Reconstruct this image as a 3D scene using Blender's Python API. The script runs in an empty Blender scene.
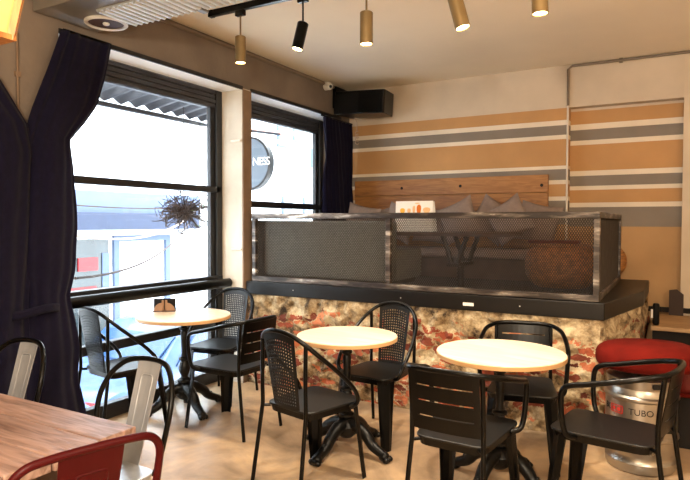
import bpy, bmesh, math, random
from mathutils import Vector, Matrix, noise
PI = math.pi
S = bpy.context.scene
COL = S.collection
random.seed(7)

# ------------------------------------------------------------------ helpers
def lin(h):
    h = h.lstrip('#')
    o = []
    for i in (0, 2, 4):
        c = int(h[i:i+2], 16)/255
        o.append(c/12.92 if c <= .04045 else ((c+.055)/1.055)**2.4)
    return (*o, 1)

class MB:
    """collects shapes into one bmesh; build() links it as ONE mesh object"""
    def __init__(s): s.bm = bmesh.new()
    def box(s, c, d, rot=None, bev=0, seg=2):
        r = bmesh.ops.create_cube(s.bm, size=1)['verts']
        for v in r: v.co = Vector((v.co.x*d[0], v.co.y*d[1], v.co.z*d[2]))
        if bev:
            es = list({e for v in r for e in v.link_edges})
            q = bmesh.ops.bevel(s.bm, geom=es, offset=bev, segments=seg, affect='EDGES', profile=.5)
            r = list({v for f in q['faces'] for v in f.verts} | {v for v in r if v.is_valid})
        M = Matrix.Translation(c) @ (rot.to_4x4() if rot else Matrix.Identity(4))
        for v in r: v.co = M @ v.co
        return s
    def box2(s, a, b, bev=0):
        return s.box([(a[i]+b[i])/2 for i in range(3)], [abs(b[i]-a[i]) for i in range(3)], None, bev)
    def tube(s, pts, r, n=10, cyc=False, sy=1.0):
        pts = [Vector(p) for p in pts]; m = len(pts)
        rad = r if isinstance(r, (list, tuple)) else [r]*m
        tang = []
        for i in range(m):
            a = pts[(i-1) % m] if (cyc or i) else pts[0]
            b = pts[(i+1) % m] if (cyc or i < m-1) else pts[-1]
            t = b-a; tang.append(t.normalized() if t.length > 1e-9 else Vector((0, 0, 1)))
        up = Vector((0, 0, 1)) if abs(tang[0].z) < .9 else Vector((1, 0, 0))
        nx = tang[0].cross(up).normalized(); rings = []
        for i in range(m):
            t = tang[i]; nx = (nx - t*nx.dot(t)).normalized(); ny = t.cross(nx)
            rings.append([s.bm.verts.new(pts[i] + rad[i]*(nx*math.cos(2*PI*k/n) + ny*sy*math.sin(2*PI*k/n))) for k in range(n)])
        for i in range(m if cyc else m-1):
            A, B = rings[i], rings[(i+1) % m]
            for k in range(n): s.bm.faces.new((A[k], A[(k+1) % n], B[(k+1) % n], B[k]))
        if not cyc:
            s.bm.faces.new(rings[0][::-1]); s.bm.faces.new(rings[-1])
        return s
    def lathe(s, prof, c=(0, 0, 0), n=32, cap=True, M=None):
        M = M or Matrix.Identity(4); c = Vector(c); rings = []
        for r, z in prof:
            rings.append([s.bm.verts.new(M @ Vector((r*math.cos(2*PI*k/n), r*math.sin(2*PI*k/n), z)) + c) for k in range(n)])
        for A, B in zip(rings, rings[1:]):
            for k in range(n): s.bm.faces.new((A[k], A[(k+1) % n], B[(k+1) % n], B[k]))
        if cap:
            s.bm.faces.new(rings[0][::-1]); s.bm.faces.new(rings[-1])
        return s
    def prism(s, poly, z0, z1, M=None, poly2=None):
        """poly in local xy, extruded z0..z1; poly2 = the top outline if it differs"""
        M = M or Matrix.Identity(4); poly2 = poly2 or poly
        a = [s.bm.verts.new(M @ Vector((p[0], p[1], z0))) for p in poly]
        b = [s.bm.verts.new(M @ Vector((p[0], p[1], z1))) for p in poly2]
        n = len(a)
        for k in range(n): s.bm.faces.new((a[k], a[(k+1) % n], b[(k+1) % n], b[k]))
        s.bm.faces.new(a[::-1]); s.bm.faces.new(b)
        return s
    def grid(s, fn, nu, nv, cu=False):
        V = [[s.bm.verts.new(fn(i/nu, j/nv)) for j in range(nv+1)] for i in range(nu+(0 if cu else 1))]
        for i in range(nu):
            A, B = V[i], V[(i+1) % len(V)]
            for j in range(nv): s.bm.faces.new((A[j], B[j], B[j+1], A[j+1]))
        return s
    def ball(s, c, r, sc=(1, 1, 1), n=16):
        q = bmesh.ops.create_uvsphere(s.bm, u_segments=n, v_segments=max(6, n//2), radius=r)['verts']
        for v in q: v.co = Vector((v.co.x*sc[0], v.co.y*sc[1], v.co.z*sc[2])) + Vector(c)
        return s
    def build(s, name, m, parent=None, loc=(0, 0, 0), smooth=None, bev=0, solid=0, sub=0, rot=None):
        bm = s.bm
        bmesh.ops.recalc_face_normals(bm, faces=bm.faces)
        me = bpy.data.meshes.new(name); bm.to_mesh(me); bm.free()
        me.materials.append(m)
        o = bpy.data.objects.new(name, me); COL.objects.link(o)
        o.location = loc
        if rot: o.rotation_euler = rot
        if parent: o.parent = parent
        if solid:
            md = o.modifiers.new('Solid', 'SOLIDIFY'); md.thickness = solid; md.offset = 0
        if bev:
            md = o.modifiers.new('Bevel', 'BEVEL'); md.width = bev; md.segments = 2; md.limit_method = 'ANGLE'; md.angle_limit = .6
        if sub:
            md = o.modifiers.new('Sub', 'SUBSURF'); md.levels = sub; md.render_levels = sub
        if smooth is not None:
            for p in me.polygons: p.use_smooth = True
            if smooth and hasattr(me, 'set_sharp_from_angle'): me.set_sharp_from_angle(angle=smooth)
        return o

def spline(pts, n=6, cyc=False):
    P = [Vector(p) for p in pts]; out = []; m = len(P)
    for i in range(m if cyc else m-1):
        if cyc: a, b, c, d = P[i-1], P[i], P[(i+1) % m], P[(i+2) % m]
        else: a, b, c, d = P[max(i-1, 0)], P[i], P[i+1], P[min(i+2, m-1)]
        for k in range(n):
            t = k/n
            out.append(.5*((2*b)+(c-a)*t+(2*a-5*b+4*c-d)*t*t+(3*b-a-3*c+d)*t**3))
    if not cyc: out.append(P[-1])
    return out

def rpoly(pts, r, n=5):
    """2-D polygon with rounded corners"""
    P = [Vector(p) for p in pts]; out = []
    for i in range(len(P)):
        a, b, c = P[i-1], P[i], P[(i+1) % len(P)]
        u = (a-b).normalized()*r; v = (c-b).normalized()*r
        for k in range(n+1):
            t = k/n; out.append(tuple((b+u)*(1-t)**2 + b*2*t*(1-t) + (b+v)*t*t))
    return out

def thing(name, label, cat, loc=(0, 0, 0), rz=0, group=None):
    o = bpy.data.objects.new(name, None); COL.objects.link(o)
    o.empty_display_size = .1; o.location = loc; o.rotation_euler = (0, 0, rz)
    return tag(o, label, cat, group)
def tag(o, label, cat, group=None):
    o['label'] = label; o['category'] = cat
    if group: o['group'] = group
    return o
def struct(o):
    o['kind'] = 'structure'; return o
def dup(root, loc, rz, label, group=None):
    r = root.copy(); COL.objects.link(r); r.location = loc; r.rotation_euler = (0, 0, rz); r['label'] = label
    if group: r['group'] = group
    for ch in list(root.children):
        c = ch.copy(); COL.objects.link(c); c.parent = r
        for g in list(ch.children):
            d = g.copy(); COL.objects.link(d); d.parent = c
    return r

# ---------------------------------------------------------------- materials
def new_mat(name):
    m = bpy.data.materials.new(name); m.use_nodes = True
    nt = m.node_tree; b = nt.nodes['Principled BSDF']
    return m, nt, b
def N(nt, t, **kw):
    n = nt.nodes.new(t)
    for k, v in kw.items():
        if k in n.inputs: n.inputs[k].default_value = v
        else: setattr(n, k, v)
    return n
def mat(name, c, rough=.5, metal=0, var=.12, scale=8, bump=0, bscale=60, spec=.5, stretch=(1, 1, 1), emit=None, es=0, rvar=0, coat=0, sheen=0):
    m, nt, b = new_mat(name); L = nt.links
    c = lin(c) if isinstance(c, str) else c
    tc = N(nt, 'ShaderNodeTexCoord'); mp = N(nt, 'ShaderNodeMapping'); mp.inputs['Scale'].default_value = stretch
    L.new(tc.outputs['Object'], mp.inputs['Vector'])
    nz = N(nt, 'ShaderNodeTexNoise', Scale=scale, Detail=6.0); L.new(mp.outputs[0], nz.inputs['Vector'])
    rp = N(nt, 'ShaderNodeValToRGB')
    rp.color_ramp.elements[0].position = .3; rp.color_ramp.elements[1].position = .7
    rp.color_ramp.elements[0].color = tuple(x*(1-var) for x in c[:3])+(1,)
    rp.color_ramp.elements[1].color = tuple(min(1, x*(1+var)) for x in c[:3])+(1,)
    L.new(nz.outputs['Fac'], rp.inputs['Fac']); L.new(rp.outputs[0], b.inputs['Base Color'])
    b.inputs['Roughness'].default_value = rough; b.inputs['Metallic'].default_value = metal
    b.inputs['Specular IOR Level'].default_value = spec
    b.inputs['Coat Weight'].default_value = coat; b.inputs['Sheen Weight'].default_value = sheen
    if rvar:
        mr = N(nt, 'ShaderNodeMapRange'); mr.inputs['To Min'].default_value = max(0, rough-rvar); mr.inputs['To Max'].default_value = rough+rvar
        L.new(nz.outputs['Fac'], mr.inputs['Value']); L.new(mr.outputs[0], b.inputs['Roughness'])
    if bump:
        n2 = N(nt, 'ShaderNodeTexNoise', Scale=bscale, Detail=4.0); L.new(mp.outputs[0], n2.inputs['Vector'])
        bp = N(nt, 'ShaderNodeBump', Strength=bump, Distance=.01); L.new(n2.outputs['Fac'], bp.inputs['Height']); L.new(bp.outputs[0], b.inputs['Normal'])
    if emit:
        b.inputs['Emission Color'].default_value = lin(emit); b.inputs['Emission Strength'].default_value = es
    return m
def wood(name, c1, c2, axis=0, scale=3, rough=.45, bump=.15, ring=9, rings2=None):
    m, nt, b = new_mat(name); L = nt.links
    tc = N(nt, 'ShaderNodeTexCoord'); mp = N(nt, 'ShaderNodeMapping')
    sc = [1, 1, 1]; 
    for i in range(3): sc[i] = .12 if i == axis else 1
    mp.inputs['Scale'].default_value = sc; L.new(tc.outputs['Object'], mp.inputs['Vector'])
    nz = N(nt, 'ShaderNodeTexNoise', Scale=scale*ring, Detail=8.0, Distortion=1.2); L.new(mp.outputs[0], nz.inputs['Vector'])
    n2 = N(nt, 'ShaderNodeTexNoise', Scale=scale, Detail=3.0); L.new(mp.outputs[0], n2.inputs['Vector'])
    mx = N(nt, 'ShaderNodeMath', operation='ADD'); L.new(nz.outputs['Fac'], mx.inputs[0]); L.new(n2.outputs['Fac'], mx.inputs[1])
    hf = N(nt, 'ShaderNodeMath', operation='MULTIPLY'); hf.inputs[1].default_value = .5; L.new(mx.outputs[0], hf.inputs[0])
    rp = N(nt, 'ShaderNodeValToRGB'); e = rp.color_ramp.elements
    e[0].position = .36; e[0].color = lin(c1); e[1].position = .64; e[1].color = lin(c2)
    L.new(hf.outputs[0], rp.inputs['Fac']); L.new(rp.outputs[0], b.inputs['Base Color'])
    b.inputs['Roughness'].default_value = rough
    bp = N(nt, 'ShaderNodeBump', Strength=bump, Distance=.01); L.new(nz.outputs['Fac'], bp.inputs['Height']); L.new(bp.outputs[0], b.inputs['Normal'])
    return m

M = {}
M['black'] = mat('black_powder_coat', '#030303', rough=.28, var=.1, spec=.2)
M['charcoal'] = mat('charcoal_powder_coat', '#0c0d0e', rough=.42, var=.06, spec=.4)
M['iron'] = mat('cast_iron', '#040404', rough=.4, var=.2, bump=.15, bscale=90, spec=.3)
M['greysteel'] = mat('brushed_grey_steel', '#a3a9b3', rough=.33, metal=.4, var=.08, stretch=(1, 1, .1), scale=30)
M['redpaint'] = mat('dark_red_paint', '#3c0407', rough=.4, var=.1, spec=.15)
M['pine'] = wood('pale_pine', '#cdb79d', '#e6d8c4', axis=0, scale=2.2, rough=.4, bump=.04, ring=7)
M['edge'] = mat('table_edge', '#c39a6a', rough=.5)
M['oldwood'] = wood('worn_plank', '#654a3d', '#b5968a', axis=0, scale=4, rough=.45, bump=.4)
M['board'] = wood('panel_board', '#70441f', '#ac7842', axis=0, scale=3.5, rough=.55, bump=.25)
M['shadowboard'] = mat('painted_shadow', '#2e1c12', rough=.7)
M['plank'] = wood('ledge_plank', '#94724f', '#c7a478', axis=0, scale=3, rough=.6)
M['curtain'] = mat('navy_curtain', '#110f22', rough=.95, var=.2, scale=30, bump=.2, bscale=200, spec=.1, sheen=.04)
M['frame'] = mat('black_window_frame', '#141417', rough=.45, var=.2)
M['shutter'] = mat('roller_shutter', '#33343a', rough=.45, var=.2)
M['plaster'] = mat('brown_grey_plaster', '#75695e', rough=.9, var=.14, scale=3, bump=.15, bscale=30)
M['beige'] = mat('beige_plaster', '#cbbba6', rough=.9, var=.06, scale=3)
M['reveal'] = mat('window_lit_plaster', '#c6bcac', rough=.85, var=.08, scale=5, bump=.15, bscale=20)  # pale tone holds the window light falling on the pillar
M['strip'] = mat('dark_tan_trim', '#7a6450', rough=.8, var=.12)
M['ceil'] = mat('cream_ceiling', '#f0e2c9', rough=.95, var=.04, scale=1.5, bump=.1, bscale=12)
M['pipe'] = mat('conduit_paint', '#74675a', rough=.5, var=.1)
M['whitepipe'] = mat('white_conduit', '#d9cdbd', rough=.5, var=.05)
M['brass'] = mat('aged_brass', '#8a744f', rough=.4, metal=.5, var=.1)
M['duct'] = mat('duct_sheet', '#7f7a72', rough=.45, metal=.3, var=.1)
M['rib'] = mat('ribbed_zinc', '#e2e8e6', rough=.35, metal=.7, var=.08)
M['whitemetal'] = mat('white_ring', '#dcdad4', rough=.35)
M['lens'] = mat('lamp_lens', '#fff0d0', emit='#ffdf9a', es=14)
M['mesh'] = mat('expanded_steel', '#3f3935', rough=.5, metal=.5, var=.25, scale=14)
M['worn'] = mat('worn_steel_frame', '#4a423c', rough=.5, metal=.55, var=.6, scale=18, stretch=(.3, 1, 1))
def worn_mat():
    m, nt, b = new_mat('worn_steel_frame'); L = nt.links
    tc = N(nt, 'ShaderNodeTexCoord'); mp = N(nt, 'ShaderNodeMapping'); mp.inputs['Scale'].default_value = (.7, .7, 4); L.new(tc.outputs['Object'], mp.inputs['Vector'])
    nz = N(nt, 'ShaderNodeTexNoise', Scale=4.0, Detail=9.0, Roughness=.65); L.new(mp.outputs[0], nz.inputs['Vector'])
    rp = N(nt, 'ShaderNodeValToRGB'); e = rp.color_ramp.elements
    e[0].position = .46; e[0].color = lin('#2a221e'); e[1].position = .68; e[1].color = lin('#d0c8bc'); q = e.new(.58); q.color = lin('#6a6058')
    L.new(nz.outputs['Fac'], rp.inputs['Fac']); L.new(rp.outputs[0], b.inputs['Base Color']); b.inputs['Roughness'].default_value = .45; b.inputs['Metallic'].default_value = .3
    return m
M['worn'] = worn_mat()
M['plinth'] = mat('black_plinth', '#100d0b', rough=.4, var=.2, spec=.3)
M['sofa'] = mat('grey_upholstery', '#82847e', rough=.95, var=.08, scale=40, bump=.1, bscale=200)
M['bench'] = mat('dark_bench', '#4b352b', rough=.6, var=.15)
M['pillow'] = mat('taupe_fabric', '#8a7a72', rough=.95, var=.08, scale=30, bump=.15, bscale=150, spec=.2)
M['rattan'] = mat('brown_rattan', '#94602f', rough=.55, var=.6, scale=22, stretch=(1, 1, 2.5))
M['red'] = mat('red_velvet', '#5e120b', rough=.9, var=.2, scale=12, bump=.15, bscale=150, spec=.1)
M['darkred'] = mat('dark_red_leather', '#5e1410', rough=.5, var=.2)
M['keg'] = mat('stainless_keg', '#a9a49c', rough=.3, metal=.95, var=.12, scale=6, rvar=.08)
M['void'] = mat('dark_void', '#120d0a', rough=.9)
M['white'] = mat('white_paper', '#f2ede6', rough=.7, var=.02)
M['orange'] = mat('orange_print', '#e07818', rough=.7)
M['peach'] = mat('peach_print', '#f3c08a', rough=.7)
M['yellow'] = mat('yellow_print', '#f2b13a', rough=.7)
M['redink'] = mat('red_ink', '#b3261c', rough=.7)
M['ink'] = mat('black_ink', '#1a1614', rough=.7)
M['lantern'] = wood('lantern_wood', '#9a5f28', '#d39a54', axis=2, scale=5)
M['lampface'] = mat('lit_lamp_panel', '#e8b070', emit='#ff9a4c', es=.22)
M['tan'] = mat('tan_wood', '#8f6a4c', rough=.6)
M['facade'] = mat('white_facade', '#cfd2d6', rough=.9, var=.05, scale=2)
M['facade2'] = mat('pale_blue_facade', '#4b5870', rough=.8, var=.06)
M['beam'] = mat('blue_grey_beam', '#1f2940', rough=.7)
M['street'] = mat('street_asphalt', '#a9a8a6', rough=.9, var=.1)
M['shopglass'] = mat('shop_glass', '#20292c', rough=.15, var=.3, scale=3)
M['signred'] = mat('red_sign', '#8a0a12', rough=.5)
M['signblue'] = mat('blue_sign', '#14207a', rough=.5)
M['twig'] = mat('dry_twig', '#33231a', rough=.9, var=.3)
M['carpaint'] = mat('light_blue_car_paint', '#4d648c', rough=.25, coat=.5)
M['carglass'] = mat('car_glass', '#2b4668', rough=.1)
M['tyre'] = mat('tyre_rubber', '#1c1f28', rough=.8)
M['signface'] = mat('grey_sign_face', '#5d6772', rough=.5, var=.03)
M['leafgreen'] = mat('ivy_leaf', '#5d7a45', rough=.7, var=.3)
M['cable'] = mat('cable', '#b9a090', rough=.5)
M['redpipe'] = mat('red_brown_pipe', '#9a5a48', rough=.6)

def glass_mat():
    m, nt, b = new_mat('window_glass'); L = nt.links; nt.nodes.remove(b)
    out = nt.nodes['Material Output']
    t = N(nt, 'ShaderNodeBsdfTransparent'); t.inputs[0].default_value = (.96, .98, .98, 1)
    g = N(nt, 'ShaderNodeBsdfGlossy', Roughness=.02); fr = N(nt, 'ShaderNodeLayerWeight')
    pw = N(nt, 'ShaderNodeMath', operation='POWER'); pw.inputs[1].default_value = 5; L.new(fr.outputs['Facing'], pw.inputs[0])
    ma = N(nt, 'ShaderNodeMath', operation='MULTIPLY_ADD'); ma.inputs[1].default_value = .6; ma.inputs[2].default_value = .03; L.new(pw.outputs[0], ma.inputs[0])
    mx = N(nt, 'ShaderNodeMixShader'); L.new(ma.outputs[0], mx.inputs[0]); L.new(t.outputs[0], mx.inputs[1]); L.new(g.outputs[0], mx.inputs[2])
    L.new(mx.outputs[0], out.inputs[0]); return m
M['glass'] = glass_mat()

def stripe_mat(name, bands):
    """painted horizontal stripes by object-space height; bands = [(z_top, colour), ...] from the top down"""
    m, nt, b = new_mat(name); L = nt.links
    tc = N(nt, 'ShaderNodeTexCoord'); sx = N(nt, 'ShaderNodeSeparateXYZ'); L.new(tc.outputs['Object'], sx.inputs[0])
    nz = N(nt, 'ShaderNodeTexNoise', Scale=2.5, Detail=8.0); L.new(tc.outputs['Object'], nz.inputs['Vector'])
    cur = None
    for zt, c in bands:
        if cur is None:
            rgb = N(nt, 'ShaderNodeRGB'); rgb.outputs[0].default_value = lin(c); cur = rgb.outputs[0]; continue
        lt = N(nt, 'ShaderNodeMath', operation='LESS_THAN'); L.new(sx.outputs['Z'], lt.inputs[0]); lt.inputs[1].default_value = zt
        mx = N(nt, 'ShaderNodeMix', data_type='RGBA'); L.new(lt.outputs[0], mx.inputs[0]); L.new(cur, mx.inputs[6]); mx.inputs[7].default_value = lin(c); cur = mx.outputs[2]
    mr = N(nt, 'ShaderNodeMapRange'); mr.inputs['From Min'].default_value = .3; mr.inputs['From Max'].default_value = .7; mr.inputs['To Min'].default_value = .88; mr.inputs['To Max'].default_value = 1.06
    L.new(nz.outputs['Fac'], mr.inputs['Value'])
    mu = N(nt, 'ShaderNodeMix', data_type='RGBA', blend_type='MULTIPLY'); mu.inputs[0].default_value = 1; L.new(cur, mu.inputs[6]); L.new(mr.outputs[0], mu.inputs[7])
    L.new(mu.outputs[2], b.inputs['Base Color']); b.inputs['Roughness'].default_value = .9
    n2 = N(nt, 'ShaderNodeTexNoise', Scale=40.0, Detail=4.0); L.new(tc.outputs['Object'], n2.inputs['Vector'])
    bp = N(nt, 'ShaderNodeBump', Strength=.12, Distance=.01); L.new(n2.outputs['Fac'], bp.inputs['Height']); L.new(bp.outputs[0], b.inputs['Normal'])
    return m
CRM, ORG, GRY, TAN = '#e2d4c0', '#bd9060', '#857b70', '#b59066'
M['wall_stripe_l'] = stripe_mat('striped_plaster_left', [(9, '#cbbba6'), (2.585, ORG), (2.467, CRM), (2.418, GRY), (2.323, CRM), (2.281, ORG), (2.02, CRM), (1.986, GRY), (1.879, CRM), (1.838, ORG), (1.716, CRM), (1.675, GRY), (1.44, TAN)])
M['wall_stripe_r'] = stripe_mat('striped_plaster_niche', [(9, '#cbbba6'), (2.56, ORG), (2.43, CRM), (2.375, GRY), (2.27, CRM), (2.225, ORG), (1.97, CRM), (1.92, GRY), (1.82, CRM), (1.78, ORG), (1.655, CRM), (1.61, GRY), (1.42, TAN)])

def floor_mat():
    m, nt, b = new_mat('worn_polished_concrete'); L = nt.links
    tc = N(nt, 'ShaderNodeTexCoord')
    n1 = N(nt, 'ShaderNodeTexNoise', Scale=1.6, Detail=9.0, Roughness=.62, Distortion=.9); L.new(tc.outputs['Object'], n1.inputs['Vector'])
    rp = N(nt, 'ShaderNodeValToRGB'); e = rp.color_ramp.elements
    e[0].position = .33; e[0].color = lin('#75634f'); e[1].position = .62; e[1].color = lin('#c6a67f')
    q = e.new(.48); q.color = lin('#ab9175')
    L.new(n1.outputs['Fac'], rp.inputs['Fac'])
    n2 = N(nt, 'ShaderNodeTexNoise', Scale=9.0, Detail=6.0); L.new(tc.outputs['Object'], n2.inputs['Vector'])
    mr = N(nt, 'ShaderNodeMapRange'); mr.inputs['From Min'].default_value = .3; mr.inputs['From Max'].default_value = .7; mr.inputs['To Min'].default_value = .85; mr.inputs['To Max'].default_value = 1.08
    L.new(n2.outputs['Fac'], mr.inputs['Value'])
    mu = N(nt, 'ShaderNodeMix', data_type='RGBA', blend_type='MULTIPLY'); mu.inputs[0].default_value = 1; L.new(rp.outputs[0], mu.inputs[6]); L.new(mr.outputs[0], mu.inputs[7])
    L.new(mu.outputs[2], b.inputs['Base Color'])
    r2 = N(nt, 'ShaderNodeMapRange'); r2.inputs['To Min'].default_value = .22; r2.inputs['To Max'].default_value = .5; L.new(n1.outputs['Fac'], r2.inputs['Value']); L.new(r2.outputs[0], b.inputs['Roughness'])
    bp = N(nt, 'ShaderNodeBump', Strength=.06, Distance=.01); L.new(n2.outputs['Fac'], bp.inputs['Height']); L.new(bp.outputs[0], b.inputs['Normal'])
    return m
M['floor'] = floor_mat()

def masonry_mat():
    """beige rubble stone above, broken red brick with mortar below"""
    m, nt, b = new_mat('rubble_and_brick'); L = nt.links
    tc = N(nt, 'ShaderNodeTexCoord'); sx = N(nt, 'ShaderNodeSeparateXYZ'); L.new(tc.outputs['Object'], sx.inputs[0])
    n1 = N(nt, 'ShaderNodeTexNoise', Scale=7.0, Detail=12.0, Roughness=.7); L.new(tc.outputs['Object'], n1.inputs['Vector'])
    # mortar / stone colour
    r1 = N(nt, 'ShaderNodeValToRGB'); e = r1.color_ramp.elements
    e[0].position = .37; e[0].color = lin('#392b1e'); e[1].position = .62; e[1].color = lin('#cebb98'); qq = e.new(.47); qq.color = lin('#937c5b')
    L.new(n1.outputs['Fac'], r1.inputs['Fac'])
    # brick chips
    mp = N(nt, 'ShaderNodeMapping'); mp.inputs['Scale'].default_value = (7.5, 7.5, 17); L.new(tc.outputs['Object'], mp.inputs['Vector'])
    dn = N(nt, 'ShaderNodeTexNoise', Scale=14.0, Detail=7.0, Roughness=.65); L.new(tc.outputs['Object'], dn.inputs['Vector'])
    va = N(nt, 'ShaderNodeVectorMath', operation='MULTIPLY_ADD'); L.new(dn.outputs['Color'], va.inputs[0]); va.inputs[1].default_value = (1.1, 1.1, 1.1); L.new(mp.outputs[0], va.inputs[2])
    vo = N(nt, 'ShaderNodeTexVoronoi', Scale=1.0); L.new(va.outputs[0], vo.inputs['Vector'])
    sep = N(nt, 'ShaderNodeSeparateColor'); L.new(vo.outputs['Color'], sep.inputs[0])
    rb = N(nt, 'ShaderNodeValToRGB'); f = rb.color_ramp.elements
    f[0].position = 0; f[0].color = lin('#57281b'); f[1].position = 1; f[1].color = lin('#c67a50'); q = f.new(.5); q.color = lin('#9a4a31')
    L.new(sep.outputs[0], rb.inputs['Fac'])
    # where brick: low down, and per-cell random
    n3 = N(nt, 'ShaderNodeTexNoise', Scale=4.5, Detail=9.0, Roughness=.7); L.new(tc.outputs['Object'], n3.inputs['Vector'])
    ma = N(nt, 'ShaderNodeMath', operation='MULTIPLY_ADD'); L.new(n3.outputs['Fac'], ma.inputs[0]); ma.inputs[1].default_value = 1.1; ma.inputs[2].default_value = .09
    lt = N(nt, 'ShaderNodeMath', operation='LESS_THAN'); L.new(sx.outputs['Z'], lt.inputs[0]); L.new(ma.outputs[0], lt.inputs[1])
    v2 = N(nt, 'ShaderNodeTexVoronoi', Scale=1.0, feature='DISTANCE_TO_EDGE'); L.new(va.outputs[0], v2.inputs['Vector'])
    gt = N(nt, 'ShaderNodeMath', operation='GREATER_THAN'); L.new(v2.outputs['Distance'], gt.inputs[0]); gt.inputs[1].default_value = .05
    g2 = N(nt, 'ShaderNodeMath', operation='GREATER_THAN'); L.new(sep.outputs[1], g2.inputs[0]); g2.inputs[1].default_value = .34
    a1 = N(nt, 'ShaderNodeMath', operation='MULTIPLY'); L.new(lt.outputs[0], a1.inputs[0]); L.new(gt.outputs[0], a1.inputs[1])
    a2 = N(nt, 'ShaderNodeMath', operation='MULTIPLY'); L.new(a1.outputs[0], a2.inputs[0]); L.new(g2.outputs[0], a2.inputs[1])
    mx = N(nt, 'ShaderNodeMix', data_type='RGBA'); L.new(a2.outputs[0], mx.inputs[0]); L.new(r1.outputs[0], mx.inputs[6]); L.new(rb.outputs[0], mx.inputs[7])
    L.new(mx.outputs[2], b.inputs['Base Color']); b.inputs['Roughness'].default_value = .95
    n4 = N(nt, 'ShaderNodeTexNoise', Scale=30.0, Detail=8.0); L.new(tc.outputs['Object'], n4.inputs['Vector'])
    bp = N(nt, 'ShaderNodeBump', Strength=.9, Distance=.025); L.new(n4.outputs['Fac'], bp.inputs['Height']); L.new(bp.outputs[0], b.inputs['Normal'])
    return m
M['masonry'] = masonry_mat()

# ------------------------------------------------------------------ camera
F, YAW, PIT, ROL, CH = 589.15, math.radians(-29.368), math.radians(-1.667), math.radians(.1275), 1.45
fw = Vector((math.sin(YAW)*math.cos(PIT), math.cos(YAW)*math.cos(PIT), math.sin(PIT)))
rt = Vector((math.cos(YAW), -math.sin(YAW), 0)); up = rt.cross(fw)
r2 = rt*math.cos(ROL)+up*math.sin(ROL); u2 = -rt*math.sin(ROL)+up*math.cos(ROL)
cd = bpy.data.cameras.new('camera'); cam = bpy.data.objects.new('camera', cd); COL.objects.link(cam)
cd.sensor_width = 36; cd.lens = F*36/690; cd.clip_start = .05
cam.matrix_world = Matrix(((r2.x, u2.x, -fw.x, 0), (r2.y, u2.y, -fw.y, 0), (r2.z, u2.z, -fw.z, CH), (0, 0, 0, 1)))
S.camera = cam

# ----------------------------------------------------------------- setting
XW, XG, YB, ZC = -3.40, -3.66, 6.14, 3.0
XR, YF = 3.6, -2.8
W1A, W1B, W2A, W2B, HEAD = 2.37, 4.16, 4.28, 5.93, 2.65
struct(MB().box2((XW-.36, YF, -.12), (XR+.2, YB+.5, 0)).build('floor', M['floor']))
struct(MB().box2((XW-.36, YF-.2, ZC), (XR+.2, YB+.5, ZC+.12)).build('ceiling', M['ceil']))
w = MB(); xo = XW-.32
w.box2((xo, YF, 0), (XW, W1A, ZC)).box2((xo, W1A, HEAD), (XW, YB+.4, ZC))
w.box2((xo, W2A, 0), (XW, W2B, 1.42)).box2((xo, W2B, 0), (XW, YB+.4, HEAD))
struct(w.build('wall_left', M['plaster']))
struct(MB().box2((xo, W1B, 0), (XW, W2A, HEAD)).build('wall_pillar', M['reveal']))
struct(MB().box2((XW, W1B+.004, 0), (XW+.012, W2A, 2.64)).build('trim_1', M['strip']))
# soffit sheets, white for the window light on them, and the dark edge bead
for i, (a, b_) in enumerate(((W1A, W1B), (W2A, W2B))):
    struct(MB().box2((XG+.03, a, HEAD-.012), (XW-.006, b_, HEAD)).build('trim_%d' % (2+i), M['white']))  # white sheet standing for the window-lit reveal
    struct(MB().box2((XW-.006, a, HEAD-.014), (XW+.012, b_, HEAD+.016)).build('trim_%d' % (4+i), M['frame']))
# back wall with the shallow niche at right
NX0, NX1, NZ0, NZ1, ND = -.94, .04, .66, 2.585, .12
w = MB().box2((XW, YB, 0), (NX0, YB+.4, ZC)).box2((NX0, YB, NZ1), (NX1, YB+.4, ZC))
struct(w.build('wall_back', M['wall_stripe_l']))
struct(MB().box2((NX1, YB, 0), (XR, YB+.4, ZC)).build('wall_back_plain', M['beige']))
struct(MB().box2((NX0, YB+ND, 0), (NX1, YB+.4, NZ1)).build('wall_niche', M['wall_stripe_r']))
struct(MB().box2((XR, YF, 0), (XR+.2, YB+.4, ZC)).build('wall_right', M['ceil']))
struct(MB().box2((xo, YF-.2, 0), (XR+.2, YF, ZC)).build('wall_front', M['ceil']))
struct(MB().box2((NX0, YB+.06, .655), (XR, YB+.125, .70)).build('baseboard_back', M['void'])) if False else None
struct(MB().box2((-.30, YB-.02, .64), (NX1+1.5, YB+.001, .685)).build('baseboard_back', M['void']))

def window(idx, ya, yb, zs, z0):
    """black steel window set back in the wall: frame, roller shutter, panes"""
    r = bpy.data.objects.new('window_%d' % idx, None); COL.objects.link(r); struct(r)
    fr = MB()
    fr.box2((XG-.04, ya, z0), (XG+.03, ya+.06, HEAD-.01)).box2((XG-.04, yb-.13, z0), (XG+.005, yb, HEAD-.01)).box2((XG-.02, yb-.075, z0), (XG+.03, yb, HEAD-.01))
    for a, b_, d in zs: fr.box2((XG-.04, ya, a), (XG+.03+d, yb-.02, b_))
    fr.build('window_frame', M['frame'], r, bev=.004)
    sh = MB().box2((XG-.045, ya+.03, HEAD-.17), (XG+.0, yb-.05, HEAD-.012))
    for k in range(4): sh.box2((XG-.0, ya+.03, HEAD-.165+k*.04), (XG+.012+.008*(k % 2), yb-.06, HEAD-.135+k*.04))
    sh.build('shutter_box', M['shutter'], r, bev=.003)
    MB().box2((XG-.012, ya+.03, z0), (XG-.008, yb-.04, HEAD-.17)).build('glass_pane', M['glass'], r)
    return r
window(1, W1A, W1B, [(0, .11, 0), (.50, .57, 0), (.90, .968, .02), (1.722, 1.775, 0)], 0)
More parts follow.
